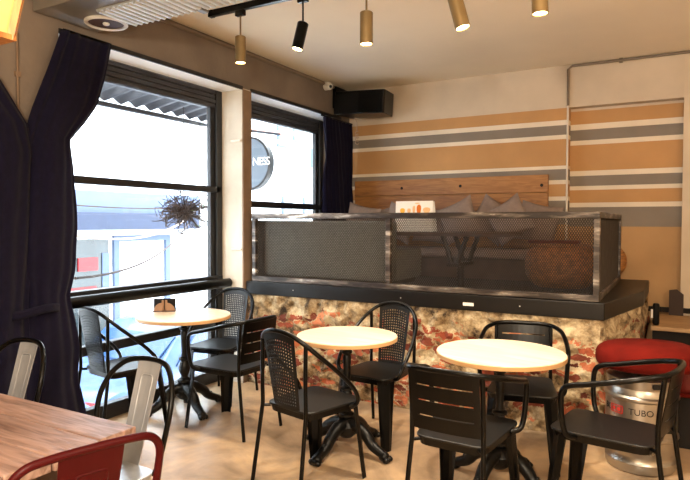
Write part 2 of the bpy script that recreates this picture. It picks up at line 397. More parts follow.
window(2, W2A, W2B, [(1.42, 1.47, 0), (1.60, 1.665, 0)], 1.42)
st = MB()
for z in (2.18, 1.21):
    st.tube([(XW+.0, W1B-.002, z), (XW-.0, W1B-.03, z)], .006, 8).tube([(XW-.10, W1B-.03, z), (XW+.01, W1B-.03, z)], .009, 8)
struct(st.build('trim_6', M['whitepipe']))

# conduits on the walls (fixed trim)
def conduit(name, pts, r=.011, m='pipe'):
    return struct(MB().tube(pts, r, 8).build(name, M[m], smooth=.8))
conduit('trim_7', [(XW+.012, 1.5, ZC-.03), (XW+.012, YB-.3, ZC-.03)], .016)
c = MB().tube([(NX0-.006, YB-.014, 2.60), (NX0-.006, YB-.014, ZC-.045), (NX0+.03, YB-.014, ZC-.018), (XR, YB-.014, ZC-.018)], .013, 8)
c.box((-.48, YB-.012, ZC-.018), (.03, .02, .05))
struct(c.build('trim_8', M['pipe'], smooth=.8))
conduit('trim_9', [(NX0-.006, YB-.014, 1.0), (NX0-.006, YB-.014, 2.60)], .010, 'whitepipe')
c = MB().tube([(XW+.012, 2.095, 1.6), (XW+.012, 2.095, 2.56), (XW+.012, 2.06, 2.585), (XW+.012, 1.9, 2.585)], .007, 8)
c.box((XW+.012, 2.095, 2.32), (.02, .03, .03))
struct(c.build('trim_10', M['strip'], smooth=.8))

# ---------------------------------------------------- stone base and platform
def rough_base():
    bm = MB(); P = [(-3.385, 4.215), (-.43, 4.215), (-.24, 5.10), (-.24, 6.12)]
    d = lambda p: Vector((0, 0, 0))
    def wall(a, b_, nu, nv, n):
        def fn(u, v):
            p = Vector((a[0]+(b_[0]-a[0])*u, a[1]+(b_[1]-a[1])*u, .815*v))
            k = noise.fractal(p*5, 1.0, 2.0, 5)*.028 + noise.noise(p*17)*.022 + abs(noise.noise(p*8))*.045 - max(0, noise.noise(p*12+Vector((7, 3, 1)))-.25)*.09
            if v in (0, 1): k *= .4
            if u in (0, 1): k *= 0
            return p + Vector(n)*k
        bm.grid(fn, nu, nv)
    wall(P[0], P[1], 200, 56, (0, -1, 0)); wall(P[1], P[2], 60, 56, (.97, -.2, 0)); wall(P[2], P[3], 20, 10, (1, 0, 0))
    return bm.build('wall_stone_base', M['masonry'], smooth=.9)
struct(rough_base())
pl = MB().prism([(-3.385, 4.19), (-.405, 4.19), (-.215, 5.12), (-.215, 6.13), (-3.385, 6.13)], .81, .925)
PL = struct(pl.build('floor_platform', M['plinth'], bev=.006))
MB().box2((-1.36, 4.185, .845), (-1.28, 4.19, .868)).build('maker_plate', M['white'], PL)
nb = MB()
for x in (-2.87, -1.86, -.95): nb.ball((x, 4.19, .868), .005, n=8)
nb.build('bolts', M['whitemetal'], PL)

# wooden ledge at the right, in front of the niche, with a dark block for the shaded void under it
t = thing('wall_ledge', 'wooden plank ledge with dark recess below the striped wall at right', 'ledge', (0, 0, 0))
MB().box2((-.17, 5.36, .585), (1.9, 6.12, .62)).build('plank', M['plank'], t, bev=.005)
MB().box2((-.16, 5.42, .002), (1.85, 6.11, .585)).build('recess_shade_block', M['void'], t)  # solid dark block, shade under the plank put into its colour
tag(MB().prism([(0, 0), (.115, 0), (.115, .19), (.06, .235), (0, .225)], 0, .02, Matrix.Translation((-.05, 6.10, .6215)) @ Matrix.Rotation(PI/2, 4, 'X')).build('shadow_panel', M['shadowboard']),
    'small dark brown panel standing in for a shadow on the tan wall above the plank ledge', 'panel')  # thin dark panel draws a shadow on the wall
t = thing('door_stop', 'small black fitting with a painted white glint at the corner of the platform edge', 'fitting', (-.135, 5.42, .621))
MB().box((0, 0, .09), (.05, .05, .18), bev=.015).build('body', M['black'], t)
MB().tube([(-.03, -.02, .06), (-.03, -.02, .13)], .008, 8).build('highlight_rod', M['white'], t)  # white rod paints a highlight on the black body

# -------------------------------------------------------------- steel cage
def expanded(mb, o, U, V, w, h, pitch=.0165, r=.0023):
    """two families of slanting strands filling a w x h panel"""
    o, U, V = Vector(o), Vector(U), Vector(V); Nn = U.cross(V)
    sl = .62
    for sg in (1, -1):
        k = -h*sl
        while k < w + h*sl:
            # line x = k + sg*sl*y
            ys = [0, h]; x0 = k if sg == 1 else k; 
            pts = []
            for y in ys: pts.append((k+sg*sl*y, y))
            (xa, ya), (xb, yb) = pts
            def clip(xa, ya, xb, yb):
                t0, t1 = 0, 1; dx = xb-xa
                for lo, hi in ((0, w),):
                    for p, q in ((-dx, xa-lo), (dx, hi-xa)):
                        if abs(p) < 1e-9: continue
                        tt = q/p
                        if p < 0: t0 = max(t0, tt)
                        else: t1 = min(t1, tt)
                return (t0, t1)
            t0, t1 = clip(xa, ya, xb, yb)
            if t1 > t0+.005:
                A = o+U*(xa+(xb-xa)*t0)+V*(ya+(yb-ya)*t0); B = o+U*(xa+(xb-xa)*t1)+V*(ya+(yb-ya)*t1)
                mb.tube([A+Nn*sg*.001, B+Nn*sg*.001], r, 4)
            k += pitch
    return mb
cg = thing('mesh_railing', 'worn steel framed mesh screen standing on the stone platform', 'railing', (0, 0, .925))
CX0, CXM, CX1, CYF, CYB, CT = -3.30, -2.005, -.44, 4.235, 5.92, .605
def rail(a, b_, name='rail', m='worn'): return MB().box2(a, b_).build(name, M[m], cg, bev=.004)
rail((CX0-.04, CYF-.02, CT-.045), (CX1, CYF+.025, CT), 'top_rail')
rail((CX0-.04, CYF-.02, .002), (CX1, CYF+.025, .045), 'bottom_rail')
for x in (CX0-.035, CXM, CX1-.04): rail((x, CYF-.021, .045), (x+.04, CYF+.024, CT-.045), 'post')
rail((CX1-.04, CYB-.04, .002), (CX1, CYB, CT-.045), 'post')
rail((CX1-.04, CYF+.025, CT-.045), (CX1, CYB, CT), 'side_rail')
rail((CX1-.04, CYF+.025, .002), (CX1, CYB-.04, .045), 'side_rail')
for a, b_ in ((CX0+.005, CXM), (CXM+.04, CX1-.04)):
    expanded(MB(), (a, CYF+.004, .045), (1, 0, 0), (0, 0, 1), b_-a, CT-.09).build('mesh_panel', M['mesh'], cg)
expanded(MB(), (CX1-.02, CYF+.025, .045), (0, 1, 0), (0, 0, 1), CYB-CYF-.065, CT-.09).build('mesh_panel', M['mesh'], cg)
tag(MB().box2((-3.385, 4.275, .926), (-3.305, 4.36, 1.47)).build('gap_block', M['black']), 'black block drawn for the dark gap between the pillar and the left end of mesh screen', 'post')  # added block; its black stands for the shade in the gap

# seating behind the mesh
t = thing('sofa', 'grey sofa with its back to the left mesh panel', 'sofa', (-2.645, 4.66, .926))
MB().box((0, .03, .17), (1.28, .62, .26), bev=.03).build('seat', M['sofa'], t, smooth=.7)
MB().box((0, -.27, .29), (1.28, .13, .50), bev=.03).build('backrest', M['sofa'], t, smooth=.7)
for s in (-1, 1):
    MB().box((s*.57, .03, .02), (.05, .5, .04)).build('leg', M['black'], t)
t = thing('bench_seat', 'long dark upholstered bench along the striped wall behind the mesh', 'bench', (-2.14, 5.72, .926))
MB().box((0, -.035, .10), (2.3, .60, .19)).build('base', M['bench'], t)
MB().box((0, -.02, .235), (2.3, .74, .07), bev=.025).build('seat', M['pillow'], t, smooth=.7)
bd = MB()
for z0, z1 in ((1.02, 1.195), (1.20, 1.38), (1.385, 1.57), (1.575, 1.755), (1.76, 1.935)): bd.box2((-3.30, 6.095, z0), (-1.12, 6.139, z1), .004)
hb = tag(bd.build('wooden_headboard', M['board']), 'knotty plank board fixed to the striped wall behind the pillows', 'board')
for x, z in ((-2.02, 1.845), (-1.18, 1.83), (-2.7, 1.84)): MB().lathe([(.001, 0), (.016, 0), (.014, .003), (.001, .003)], n=14, M=Matrix.Rotation(PI/2, 4, 'X')).build('knot', M['void'], hb, (x, 6.0949, z))
t = thing('low_table', 'low dark table with crossed legs behind the right mesh panel', 'table', (-1.55, 4.70, .926))
MB().box((-.05, 0, .435), (1.0, .44, .03), bev=.004).build('tabletop', M['bench'], t)
for y in (-.15, .15):
    for s in (-1, 1): MB().tube([(s*.10, y, .42), (s*-.0+s*.02, y, .19)], .02, 8).build('leg', M['black'], t)
MB().box((0, 0, .19), (.10, .40, .03)).build('stretcher', M['black'], t)
MB().tube([(0, 0, .0), (0, 0, .19)], .03, 10).build('post', M['black'], t)
def pouf():
    t = thing('rattan_pouf', 'round brown woven pouf behind the right end of the mesh', 'pouf', (-.82, 5.10, .926))
    m = MB()
    def fn(u, v):
        a = 2*PI*u; h = -1+2*v
        r = .29*(1-abs(h)**3.2*.35) * (1+.012*math.cos(40*a)*math.cos(60*h))
        return Vector((r*math.cos(a), r*math.sin(a), 0.18+.177*h))
    m.grid(fn, 120, 60, True); m.build('body', M['rattan'], t, smooth=1)
    MB().lathe([(.0, .345), (.18, .358), (.24, .34), (.02, .35)], n=32, cap=False).build('lid', M['rattan'], t, smooth=1)
    return t
pouf()
tag(MB().box((0, 0, 0), (.40, .16, .024), bev=.01).build('folded_cloth', M['darkred'], loc=(-.88, 5.1, 1.298)), 'folded red cloth lying on the brown woven pouf', 'cloth')
tag(MB().ball((0, 0, 0), .17, (1, .45, 1), 24).build('round_cushion', M['rattan'], loc=(-.565, 6.03, 1.10), smooth=1), 'round brown cushion against the wall beyond the mesh end', 'cushion')

def pillow_mesh(w=.44, th=.15, seed=0):
    m = MB(); n = 18
    def side(sg):
        def fn(u, v):
            x, y = 2*u-1, 2*v-1
            k = max(0, (1-x*x)*(1-y*y))**.42
            pin = 1-.10*(1-abs(x)**2)*(abs(y)**2) ; pin2 = 1-.10*(1-abs(y)**2)*(abs(x)**2)
            wr = noise.noise(Vector((x*2+seed, y*2, seed)))*.018*(k > 0)*k
            return Vector((x*w/2*pin2, sg*(th/2*k)+wr, y*w/2*pin))
        m.grid(fn, n, n)
    side(1); side(-1)
    bmesh.ops.remove_doubles(m.bm, verts=m.bm.verts, dist=.0008)
    return m
PW = [(-3.0, .40, 12, 5.68, 'leftmost taupe pillow beside the dark curtain'), (-2.80, .38, -14, 5.93, 'taupe pillow second from the curtain on the bench'),
      (-2.55, .37, 20, 5.70, 'taupe pillow just left of the white menu card'), (-2.28, .38, 6, 5.93, 'taupe pillow mostly hidden behind the white menu card'),
      (-1.90, .40, -24, 5.70, 'pointed taupe pillow just right of the white menu card'), (-1.63, .40, 30, 5.93, 'pointed taupe pillow in the middle of right half'),
      (-1.40, .39, -32, 5.70, 'taupe pillow next to the last one on the right'), (-1.18, .40, 12, 5.93, 'rightmost taupe pillow at the end of the wooden board')]
for i, (x, w_, a, y, lb) in enumerate(PW):
    o = pillow_mesh(w_, .13, i*3.1).build('throw_pillow', M['pillow'], smooth=1)
    ar = math.radians(a); half = w_/2*(abs(math.cos(ar))+abs(math.sin(ar)))*.98
    o.rotation_euler = (-.2, ar, 0); o.location = (x, y, 1.197+half+.022)
    tag(o, lb, 'pillow', 'throw pillows along the wooden board')
t = thing('menu_card', 'white menu card with orange drinks printed on it', 'card', (-1.95, 4.66, 1.377), 0)
MB().box((0, 0, .13), (.34, .006, .26), Matrix.Rotation(-.06, 3, 'X')).build('card', M['white'], t)
MB().box((0, .07, .128), (.34, .006, .262), Matrix.Rotation(.26, 3, 'X')).build('back_flap', M['white'], t)
for nm, x, z, w_, h_, mm in (('print', .045, .185, .05, .09, 'orange'), ('print', .0, .185, .03, .07, 'peach'), ('print', -.105, .175, .055, .05, 'yellow'), ('print', -.045, .175, .04, .045, 'peach'), ('print', .115, .18, .08, .05, 'peach'), ('print', .03, .24, .055, .01, 'peach')):
    pr = MB(); pts = [(w_/2*math.cos(2*PI*k/20)*(.8+.2*math.sin(2*PI*k/20)), h_/2*math.sin(2*PI*k/20)) for k in range(20)]
    pr.prism(pts, 0, .002, Matrix.Translation((x, -.0035-(z-.13)*-.06, z)) @ Matrix.Rotation(PI/2-.06, 4, 'X')).build(nm, M[mm], t)

# ---------------------------------------------------------------- curtains
def curtain(name, rows, label, folds, amp, x0, tie=None):
    """rows: (z, y_left, y_right, bulge); hangs along the window wall at x0"""
    m = MB(); nu, nv = 90, 70
    zs = [r[0] for r in rows]
    def row(v):
        z = zs[0]+(zs[-1]-zs[0])*v
        for a, b_ in zip(rows, rows[1:]):
            if b_[0] <= z <= a[0]:
                t = (a[0]-z)/(a[0]-b_[0])
                return [z]+[a[i]+(b_[i]-a[i])*t for i in (1, 2, 3)]
        return list(rows[-1])
    def fn(u, v):
        z, ya, yb, bl = row(v)
        y = ya+(yb-ya)*u
        w_ = (yb-ya)
        ph = folds*2*PI*u + 1.3*math.sin(3*v+folds)
        a = amp*(.6+.4*math.sin(5*u+2))
        x = x0 + bl*math.sin(PI*u) + a*math.sin(ph) + .012*noise.noise(Vector((y*6, z*4, 1)))
        return Vector((x, y, z))
    m.grid(fn, nu, nv)
    o = m.build(name, M['curtain'], smooth=1, solid=.006)
    return o
t = thing('window_curtain', 'dark navy curtain gathered at the left side of the big window', 'curtain', (0, 0, 0))
o = curtain('right_drape', [(2.645, 2.35, 2.72, .0), (2.55, 2.315, 2.70, .005), (2.40, 2.26, 2.665, .01), (2.22, 2.19, 2.605, .03), (2.08, 2.14, 2.50, .05), (1.965, 2.10, 2.405, .06), (1.8, 2.05, 2.425, .07), (1.4, 1.98, 2.44, .08), (1.15, 2.0, 2.42, .06), (.985, 2.04, 2.375, .05), (.85, 2.0, 2.405, .055), (.65, 1.97, 2.44, .06), (.45, 1.96, 2.43, .07), (.02, 1.93, 2.53, .05)], '', 5, .013, XW+.065)
o.parent = t
o = curtain('left_drape', [(2.66, 1.20, 1.68, .0), (2.45, 1.30, 1.82, .02), (2.30, 1.42, 1.915, .03), (2.15, 1.55, 2.01, .04), (2.02, 1.66, 2.10, .06), (1.85, 1.72, 2.13, .08), (1.4, 1.60, 2.12, .10), (.95, 1.66, 2.08, .08), (.6, 1.52, 2.10, .1), (.02, 1.40, 2.16, .08)], '', 5, .014, XW+.10)
o.parent = t
for q in ([(XW+.10, 1.1, 2.668), (XW+.10, 1.66, 2.668)], [(XW+.065, 2.36, 2.645), (XW+.065, 2.71, 2.645)]): MB().tube(q, .008, 8).build('curtain_rod', M['black'], t)
tb = MB()
def tie(u, v):
    a = 2*PI*u
    return Vector((XW+.075+.10*math.cos(a), 2.05+.24*math.sin(a), .93+.05*(v-.5)+.01*math.sin(3*a)))
tb.grid(tie, 40, 3, True).build('tieback', M['curtain'], t, smooth=1, solid=.006)
t = thing('corner_curtain', 'dark navy curtain at the right end of the far window', 'curtain', (0, 0, 0))
o = curtain('drape', [(2.59, 5.42, 6.02, .0), (2.2, 5.45, 6.05, .02), (1.9, 5.42, 6.07, .03), (1.5, 5.42, 6.09, .05), (1.22, 5.44, 6.09, .05)], '', 8, .028, XW+.08)
o.parent = t
MB().tube([(XW+.08, 5.38, 2.598), (XW+.08, 6.06, 2.598)], .009, 8).build('curtain_rod', M['black'], t)

# padded black bar on the window
t = thing('window_bar', 'round black padded bar running along the big window below the pane', 'bar', (0, 0, 0))
MB().tube([(XG+.115, W1A+.1, .905), (XG+.115, 4.145, .905)], .042, 16).build('bar', M['black'], t, smooth=.8)
for y in (W1A+.3, 3.3, 4.05): MB().tube([(XG+.03, y, .905), (XG+.11, y, .905)], .012, 8).build('bracket', M['black'], t)

# ------------------------------------------------------------------ chairs
def seat_mb(wf, wr, yf, yr, z, th, r=.07):
    P = rpoly([(-wr, yr), (wr, yr), (wf, yf), (-wf, yf)], r)
    return MB().prism(P, z-th, z)
def plate_leg(mb, top, bot, wt, wb, out, z0=0.0, fold=.018, th=.004):
    """folded sheet-steel leg; out = outward radial direction (2-D)"""
    o = Vector((out[0], out[1], 0)).normalized(); s_ = Vector((-o.y, o.x, 0))
    rings = []
    for p, w_ in ((top, wt), (bot, wb)):
        p = Vector(p)
        q = [p-s_*w_/2-o*fold, p-s_*w_*.22, p+s_*w_*.22, p+s_*w_/2-o*fold, p+s_*w_/2-o*(fold+th*1.5), p+s_*w_*.2-o*th*1.6, p-s_*w_*.2-o*th*1.6, p-s_*w_/2-o*(fold+th*1.5)]
        rings.append([mb.bm.verts.new(v) for v in q])
    A, B = rings; n = len(A)
    for k in range(n): mb.bm.faces.new((A[k], A[(k+1) % n], B[(k+1) % n], B[k]))
    mb.bm.faces.new(A[::-1]); mb.bm.faces.new(B)
    return mb
def back_leg(mb, s, ztop, ytop, xt=.172):
    mb.tube(spline([(s*xt, ytop, ztop), (s*xt, -.225, .60), (s*xt, -.222, .46), (s*(xt+.002), -.226, .42)], 4)+[Vector((s*(xt+.018), -.285, .004))], .0115, 10)
    mb.tube([(s*(xt-.03), -.19, .437), (s*xt, -.222, .437)], .009, 8)
    return mb
def perforated(wt, wb, z0, z1, y0, y1, nx, nz, curve, solid_rows=1):
    m = MB(); hole = .44
    def P(u, v):
        w_ = wb+(wt-wb)*v; x = (2*u-1)*w_
        return Vector((x, y0+(y1-y0)*v - curve*(1-(2*u-1)**2), z0+(z1-z0)*v - .030*v*abs(2*u-1)**2))
    V = {}
    def vt(u, v):
        k = (round(u, 5), round(v, 5))
        if k not in V: V[k] = m.bm.verts.new(P(u, v))
        return V[k]
    for i in range(nx):
        for j in range(nz):
            a, b_, c, d = i/nx, (i+1)/nx, j/nz, (j+1)/nz
            o4 = [vt(a, c), vt(b_, c), vt(b_, d), vt(a, d)]
            if i in (0, nx-1) or j < solid_rows or j >= nz-2:
                m.bm.faces.new(o4); continue
            ua, ub = a+(b_-a)*(1-hole)/2, b_-(b_-a)*(1-hole)/2; va, vb = c+(d-c)*(1-hole)/2, d-(d-c)*(1-hole)/2
            i4 = [vt(ua, va), vt(ub, va), vt(ub, vb), vt(ua, vb)]
            for k in range(4): m.bm.faces.new((o4[k], o4[(k+1) % 4], i4[(k+1) % 4], i4[k]))
    return m
def base_parts(t, seatm='charcoal', yf=.215):
    seat_mb(.205, .175, yf, -.205, .455, .012).build('seat', M[seatm], t, bev=.004)
    P = rpoly([(-.168, -.198), (.168, -.198), (.198, yf-.007), (-.198, yf-.007)], .066); Q = [(x*.96, y*.96) for x, y in P]
    ap = MB().prism(Q, .408, .443, None, P); ap.build('seat_frame', M['black'], t)
    for s in (-1, 1):
        plate_leg(MB(), (s*.175, yf-.037, .43), (s*.205, yf+.01, .002), .115, .068, (s, 1)).build('leg', M['black'], t)
def make_perf(label, loc, rz):
    t = thing('armchair', label, 'chair', loc, rz, 'black metal armchairs with perforated backs')
    base_parts(t)
    for s in (-1, 1): back_leg(MB(), s, .812, -.222).build('leg', M['black'], t, smooth=.8)
    half = [(0, -.268, .878), (.065, -.264, .872), (.125, -.248, .850), (.178, -.215, .808), (.218, -.16, .75), (.242, -.08, .68), (.252, .01, .60), (.250, .075, .535), (.240, .11, .48), (.222, .112, .445), (.192, .095, .432)]
    pts = spline([(-x, y, z) for x, y, z in half[:0:-1]]+half, 5)
    MB().tube(pts, .0125, 10).build('arm_rail', M['black'], t, smooth=.8)
    perforated(.122, .100, .452, .872, -.196, -.258, 13, 23, .012).build('backrest', M['charcoal'], t, solid=.003)
    return t
def make_slat(label, loc, rz):
    t = thing('armchair', label, 'chair', loc, rz, 'black metal armchairs with slatted backs')
    base_parts(t, yf=.26)
    for s in (-1, 1): back_leg(MB(), s, .775, -.245).build('leg', M['black'], t, smooth=.8)
    half = [(0, -.275, .79), (.10, -.27, .789), (.175, -.243, .783), (.228, -.16, .765), (.248, -.05, .738), (.256, .06, .710), (.257, .13, .694), (.254, .168, .668), (.250, .178, .61), (.242, .172, .50), (.228, .155, .448), (.19, .13, .432)]
    pts = spline([(-x, y, z) for x, y, z in half[:0:-1]]+half, 5)
    MB().tube(pts, .0135, 10).build('arm_rail', M['black'], t, smooth=.8)
    m = MB()
    def sheet(u0, u1, z0, z1):
        def fn(u, v):
            q = u0+(u1-u0)*u; z = z0+(z1-z0)*v
            return Vector((q*.165, -.222-.045*(z-.5)/.28 - .016*(1-q*q), z))
        m.grid(fn, 8, 2)
    zs = [.50, .566, .573, .639, .646, .712, .719, .784]
    for k in range(0, 8, 2): sheet(-.82, .82, zs[k], zs[k+1])
    sheet(-1, -.82, zs[0], zs[-1]); sheet(.82, 1, zs[0], zs[-1])
    m.build('backrest', M['black'], t, solid=.004)
    return t
def make_tolix(label, loc, rz, paint, seatp, group=None):
    t = thing('cafe_chair', label, 'chair', loc, rz, group)
    seat_mb(.18, .165, .19, -.18, .455, .014, .05).build('seat', M[seatp], t, bev=.005)
    P = rpoly([(-.16, -.175), (.16, -.175), (.175, .185), (-.175, .185)], .05)
    MB().prism([(x*.97, y*.97) for x, y in P], .40, .441, None, P).build('seat_frame', M[seatp], t)
    for s in (-1, 1):
        plate_leg(MB(), (s*.15, .155, .43), (s*.195, .205, .002), .085, .05, (s, 1)).build('leg', M[seatp], t)
        plate_leg(MB(), (s*.14, -.15, .43), (s*.185, -.235, .002), .085, .05, (s, -1)).build('leg', M[seatp], t)
    if paint == 'redpaint': half = [(0, -.287, .866), (.11, -.283, .862), (.165, -.277, .85), (.195, -.266, .81), (.198, -.25, .74), (.19, -.225, .62), (.172, -.19, .50), (.16, -.172, .44)]
    else: half = [(0, -.30, .862), (.07, -.292, .859), (.13, -.272, .842), (.182, -.24, .79), (.21, -.208, .71), (.208, -.185, .62), (.184, -.17, .50), (.16, -.165, .44)]
    pts = spline([(-x, y, z) for x, y, z in half[:0:-1]]+half, 5)
    MB().tube(pts, .0115, 10, sy=1.0).build('back_frame', M[paint], t, smooth=.8)
    m = MB(); wt, wb = (.066, .058) if paint != 'redpaint' else (.085, .075)
    m.grid(lambda u, v: Vector(((2*u-1)*(wb+(wt-wb)*v), -.176-(.121 if paint == 'black' else .108)*v-.006*(1-(2*u-1)**2), .452+.408*v)), 6, 12)
    sp = m.build('back_splat', M[seatp], t, solid=.004)
    m = MB(); rp_ = rpoly([(-wb*.52, .07), (wb*.52, .07), (wt*.52, .345), (-wt*.52, .345)], .02)
    m.tube([Vector((x, -.176-(.121 if paint == 'black' else .108)*(z/.408)-.005, .452+z)) for x, z in rp_], .0046, 6, True).build('embossed_ridge', M[seatp], sp)
    return t
R = math.radians
# perforated-back armchairs
A1 = make_perf('large black perforated back armchair in front of the middle table, seen from behind', (-1.775, 2.79, 0), R(-13))
dup(A1, (-3.37, 2.825, 0), R(-8), 'perforated back armchair beside the navy curtain, left of the left table')
dup(A1, (-1.765, 3.48+.10, 0), R(176.5), 'perforated back armchair between the middle table and the stone base')
dup(A1, (-3.275, 3.72, 0), R(190), 'perforated back armchair behind the left table, beside the pale pillar')
B1 = make_slat('slatted armchair on the right side of the left table, side view', (-2.735, 3.235, 0), R(86))
dup(B1, (-.885, 2.755, 0), R(-2.4), 'slatted armchair in front of the right table, its back to us')
dup(B1, (-.245, 3.125, 0), R(80), 'slatted armchair at far right, in front of the steel keg stool')
dup(B1, (-.82, 3.71, 0), R(192), 'slatted armchair behind the right table, against the stone base')
C1 = make_tolix('grey steel cafe chair behind the wooden table near its right corner', (-1.965, 1.49, 0), R(180), 'black', 'greysteel')
dup(C1, (-2.785, 1.475, 0), R(182), 'grey steel cafe chair behind the wooden table in front of navy curtain')
make_tolix('dark red metal cafe chair at the right end of the wooden table', (-1.585, 1.075, 0), R(74.3), 'redpaint', 'redpaint')

# ------------------------------------------------------------ round tables
def round_table(label, loc, rz, rad, first=None):
    t = thing('round_table', label, 'table', loc, rz, 'round cafe tables')
    P = [(0.001, .712), (rad-.004, .712), (rad, .716), (rad, .738), (rad-.003, .741), (.001, .741)]
    tp = MB().lathe(P, n=64).build('tabletop', M['pine'], t, smooth=.6)
    MB().lathe([(rad-.002, .7125), (rad+.0015, .715), (rad+.0015, .734), (rad-.002, .736)], n=64).build('edge_band', M['edge'], tp, smooth=.6)
    MB().lathe([(.03, .66), (.11, .695), (.13, .711), (.02, .7115)], n=24).build('top_plate', M['iron'], t, smooth=.6)
    prof = [(.035, .09), (.07, .12), (.08, .165), (.06, .195), (.036, .21), (.052, .225), (.052, .24), (.029, .255), (.026, .27), (.040, .30), (.045, .335), (.033, .37), (.026, .385), (.042, .395), (.042, .407), (.024, .415), (.021, .45), (.025, .55), (.028, .60), (.022, .615), (.034, .628), (.034, .64), (.024, .65), (.03, .67)]
    MB().lathe(prof, n=24).build('pedestal_column', M['iron'], t, smooth=.7)
    for k in range(4):
        a = k*PI/2; M4 = Matrix.Rotation(a, 4, 'Z')
        pts = spline([(.03, 0, .175), (.09, 0, .168), (.16, 0, .125), (.20, 0, .08), (.255, 0, .052), (.295, 0, .036)], 5)
        n = len(pts); rr = [.046-.020*(i/(n-1))**.8 for i in range(n)]
        m = MB().tube([M4 @ p for p in pts], rr, 10)
        for q in range(3): m.ball(M4 @ Vector((.312, (q-1)*.021, .020)), .019, (1.3, .85, 1), 10)
        m.ball(M4 @ Vector((.288, 0, .033)), .032, (1.15, 1, 1), 12)
        for q in range(4): m.ball(M4 @ Vector((.09+.045*q, 0, .190-.032*q)), .013, n=8)   # scroll beads along the back of the leg
        m.build('leg', M['iron'], t, smooth=.8)
    return t
round_table('round pale table in the middle, nothing on it, front of stone base', (-1.81, 3.245, 0), R(-9), .318)
round_table('round pale table by the big window holding the menu stand', (-3.30, 3.335, 0), R(-20), .352)
round_table('round pale table at right, near the red keg stool', (-.84, 3.25, 0), R(-15), .348)

# menu / napkin stand on the left table
t = thing('napkin_holder', 'small dark wooden holder with tan slips on the left round table', 'holder', (-3.545, 3.37, .7415), R(40))
MB().box((0, .028, .05), (.17, .008, .10), bev=.002).build('back_plate', M['void'], t)
MB().box((0, 0, .005), (.17, .06, .01)).build('base', M['bench'], t)
q = [(0, 0)]+[(.066*math.cos(k*PI/16), .062*math.sin(k*PI/16)) for k in range(9)]
for s in (-1, 1):
    MB().prism([(x*s, y) for x, y in q], 0, .006, Matrix.Translation((s*.014, -.018, .010)) @ Matrix.Rotation(PI/2, 4, 'X')).build('side_wing', M['tan'], t)
for x in (-.012, .012): MB().box((x, .0, .05), (.016, .03, .078)).build('slip', M['tan'], t)

# ------------------------------------------------------------- wooden table
t = thing('plank_table', 'large worn wooden plank table in the bottom left corner', 'table', (-2.45, 1.03, 0))
tp = MB(); y = -.40
for k, w_ in enumerate((.155, .16, .15, .165, .15)):
    tp.box((0, y+w_/2, .718), (1.64+.012*(k % 2), w_-.004, .044), bev=.004); y += w_+.002
tp.build('tabletop', M['oldwood'], t)
MB().box((0, 0, .655), (1.44, .58, .08)).build('apron', M['bench'], t)
for sx in (-1, 1):
    for sy in (-1, 1): MB().box((sx*.52, sy*.11, .347), (.07, .07, .694)).build('leg', M['bench'], t)

# ----------------------------------------------------------------- keg stool
t = thing('keg_stool', 'steel beer keg with a red velvet cushion as a stool', 'stool', (-.17, 3.93, 0), R(-95))
kr = .197
prof = [(.16, .003), (.185, .006), (kr-.004, .03), (kr-.002, .06), (kr-.012, .075), (kr-.014, .10), (kr-.002, .125), (kr-.002, .19), (kr+.008, .20), (kr+.008, .212), (kr-.002, .222), (kr-.002, .418), (kr+.008, .43), (kr+.008, .442), (kr-.002, .452), (kr-.006, .475), (kr-.014, .49), (kr-.01, .515), (kr-.004, .545), (.17, .552)]
kg = MB().lathe(prof, n=48).build('keg', M['keg'], t, smooth=.6)
for a in (35, -35, 145, 215):
    MB().box(((kr-.004)*math.cos(R(a)), (kr-.004)*math.sin(R(a)), .52), (.02, .07, .03), Matrix.Rotation(R(a), 3, 'Z'), .009).build('hand_hole', M['void'], kg)
cu = MB()
def cush(u, v):
    a = 2*PI*u; b_ = -1+2*v
    r = .285*(max(0, 1-abs(b_)**4.0))**.25
    h = .052*b_*(1.0 if b_ > 0 else .9)
    sag = .012*math.cos(a-.6) - (.018*(r/.285)**4 if b_ > 0 else 0)
    return Vector((r*math.cos(a), r*math.sin(a)+.03, .66+h*1.75+sag))
cu.grid(cush, 64, 28, True)
cu.build('cushion', M['red'], t, smooth=1)
def text(body, size, m, parent, loc, rot, name='lettering', ext=.001, spacing=1):
    cu_ = bpy.data.curves.new(name, 'FONT'); cu_.body = body; cu_.size = size; cu_.extrude = ext; cu_.align_x = 'CENTER'; cu_.align_y = 'CENTER'; cu_.space_character = spacing
    ob = bpy.data.objects.new(name, cu_); COL.objects.link(ob)
    dg = bpy.context.evaluated_depsgraph_get(); me = bpy.data.meshes.new_from_object(ob.evaluated_get(dg))
    bpy.data.objects.remove(ob); me.materials.clear(); me.materials.append(m)
    o = bpy.data.objects.new(name, me); COL.objects.link(o); o.parent = parent; o.location = loc; o.rotation_euler = rot
    return o
def wrap(o, r):
    for v in o.data.vertices:
        a = v.co.x/r; z = v.co.z
        v.co.x = (r+z)*math.sin(a); v.co.z = (r+z)*math.cos(a)-r
for body, ang, m_, sz in (('BG', -52, 'ink', .05), ('TUBO', 8, 'ink', .05)):
    a = R(ang); o = text(body, sz, M[m_], kg, (kr*math.cos(a), kr*math.sin(a), .365), (PI/2, 0, a+PI/2)); wrap(o, kr)
m = MB(); a0 = R(-33)
for z0, z1, s0, s1 in ((.342, .347, -.042, .042), (.383, .388, -.042, .042), (.342, .388, -.042, -.037), (.342, .388, .037, .042), (.355, .375, -.028, -.006), (.355, .375, .006, .028)):
    m.grid(lambda u, v: Vector(((kr+.0012)*math.cos(a0+(s0+(s1-s0)*u)/kr), (kr+.0012)*math.sin(a0+(s0+(s1-s0)*u)/kr), z0+(z1-z0)*v)), 6, 1)
m.build('stamp', M['redink'], kg, solid=.001)

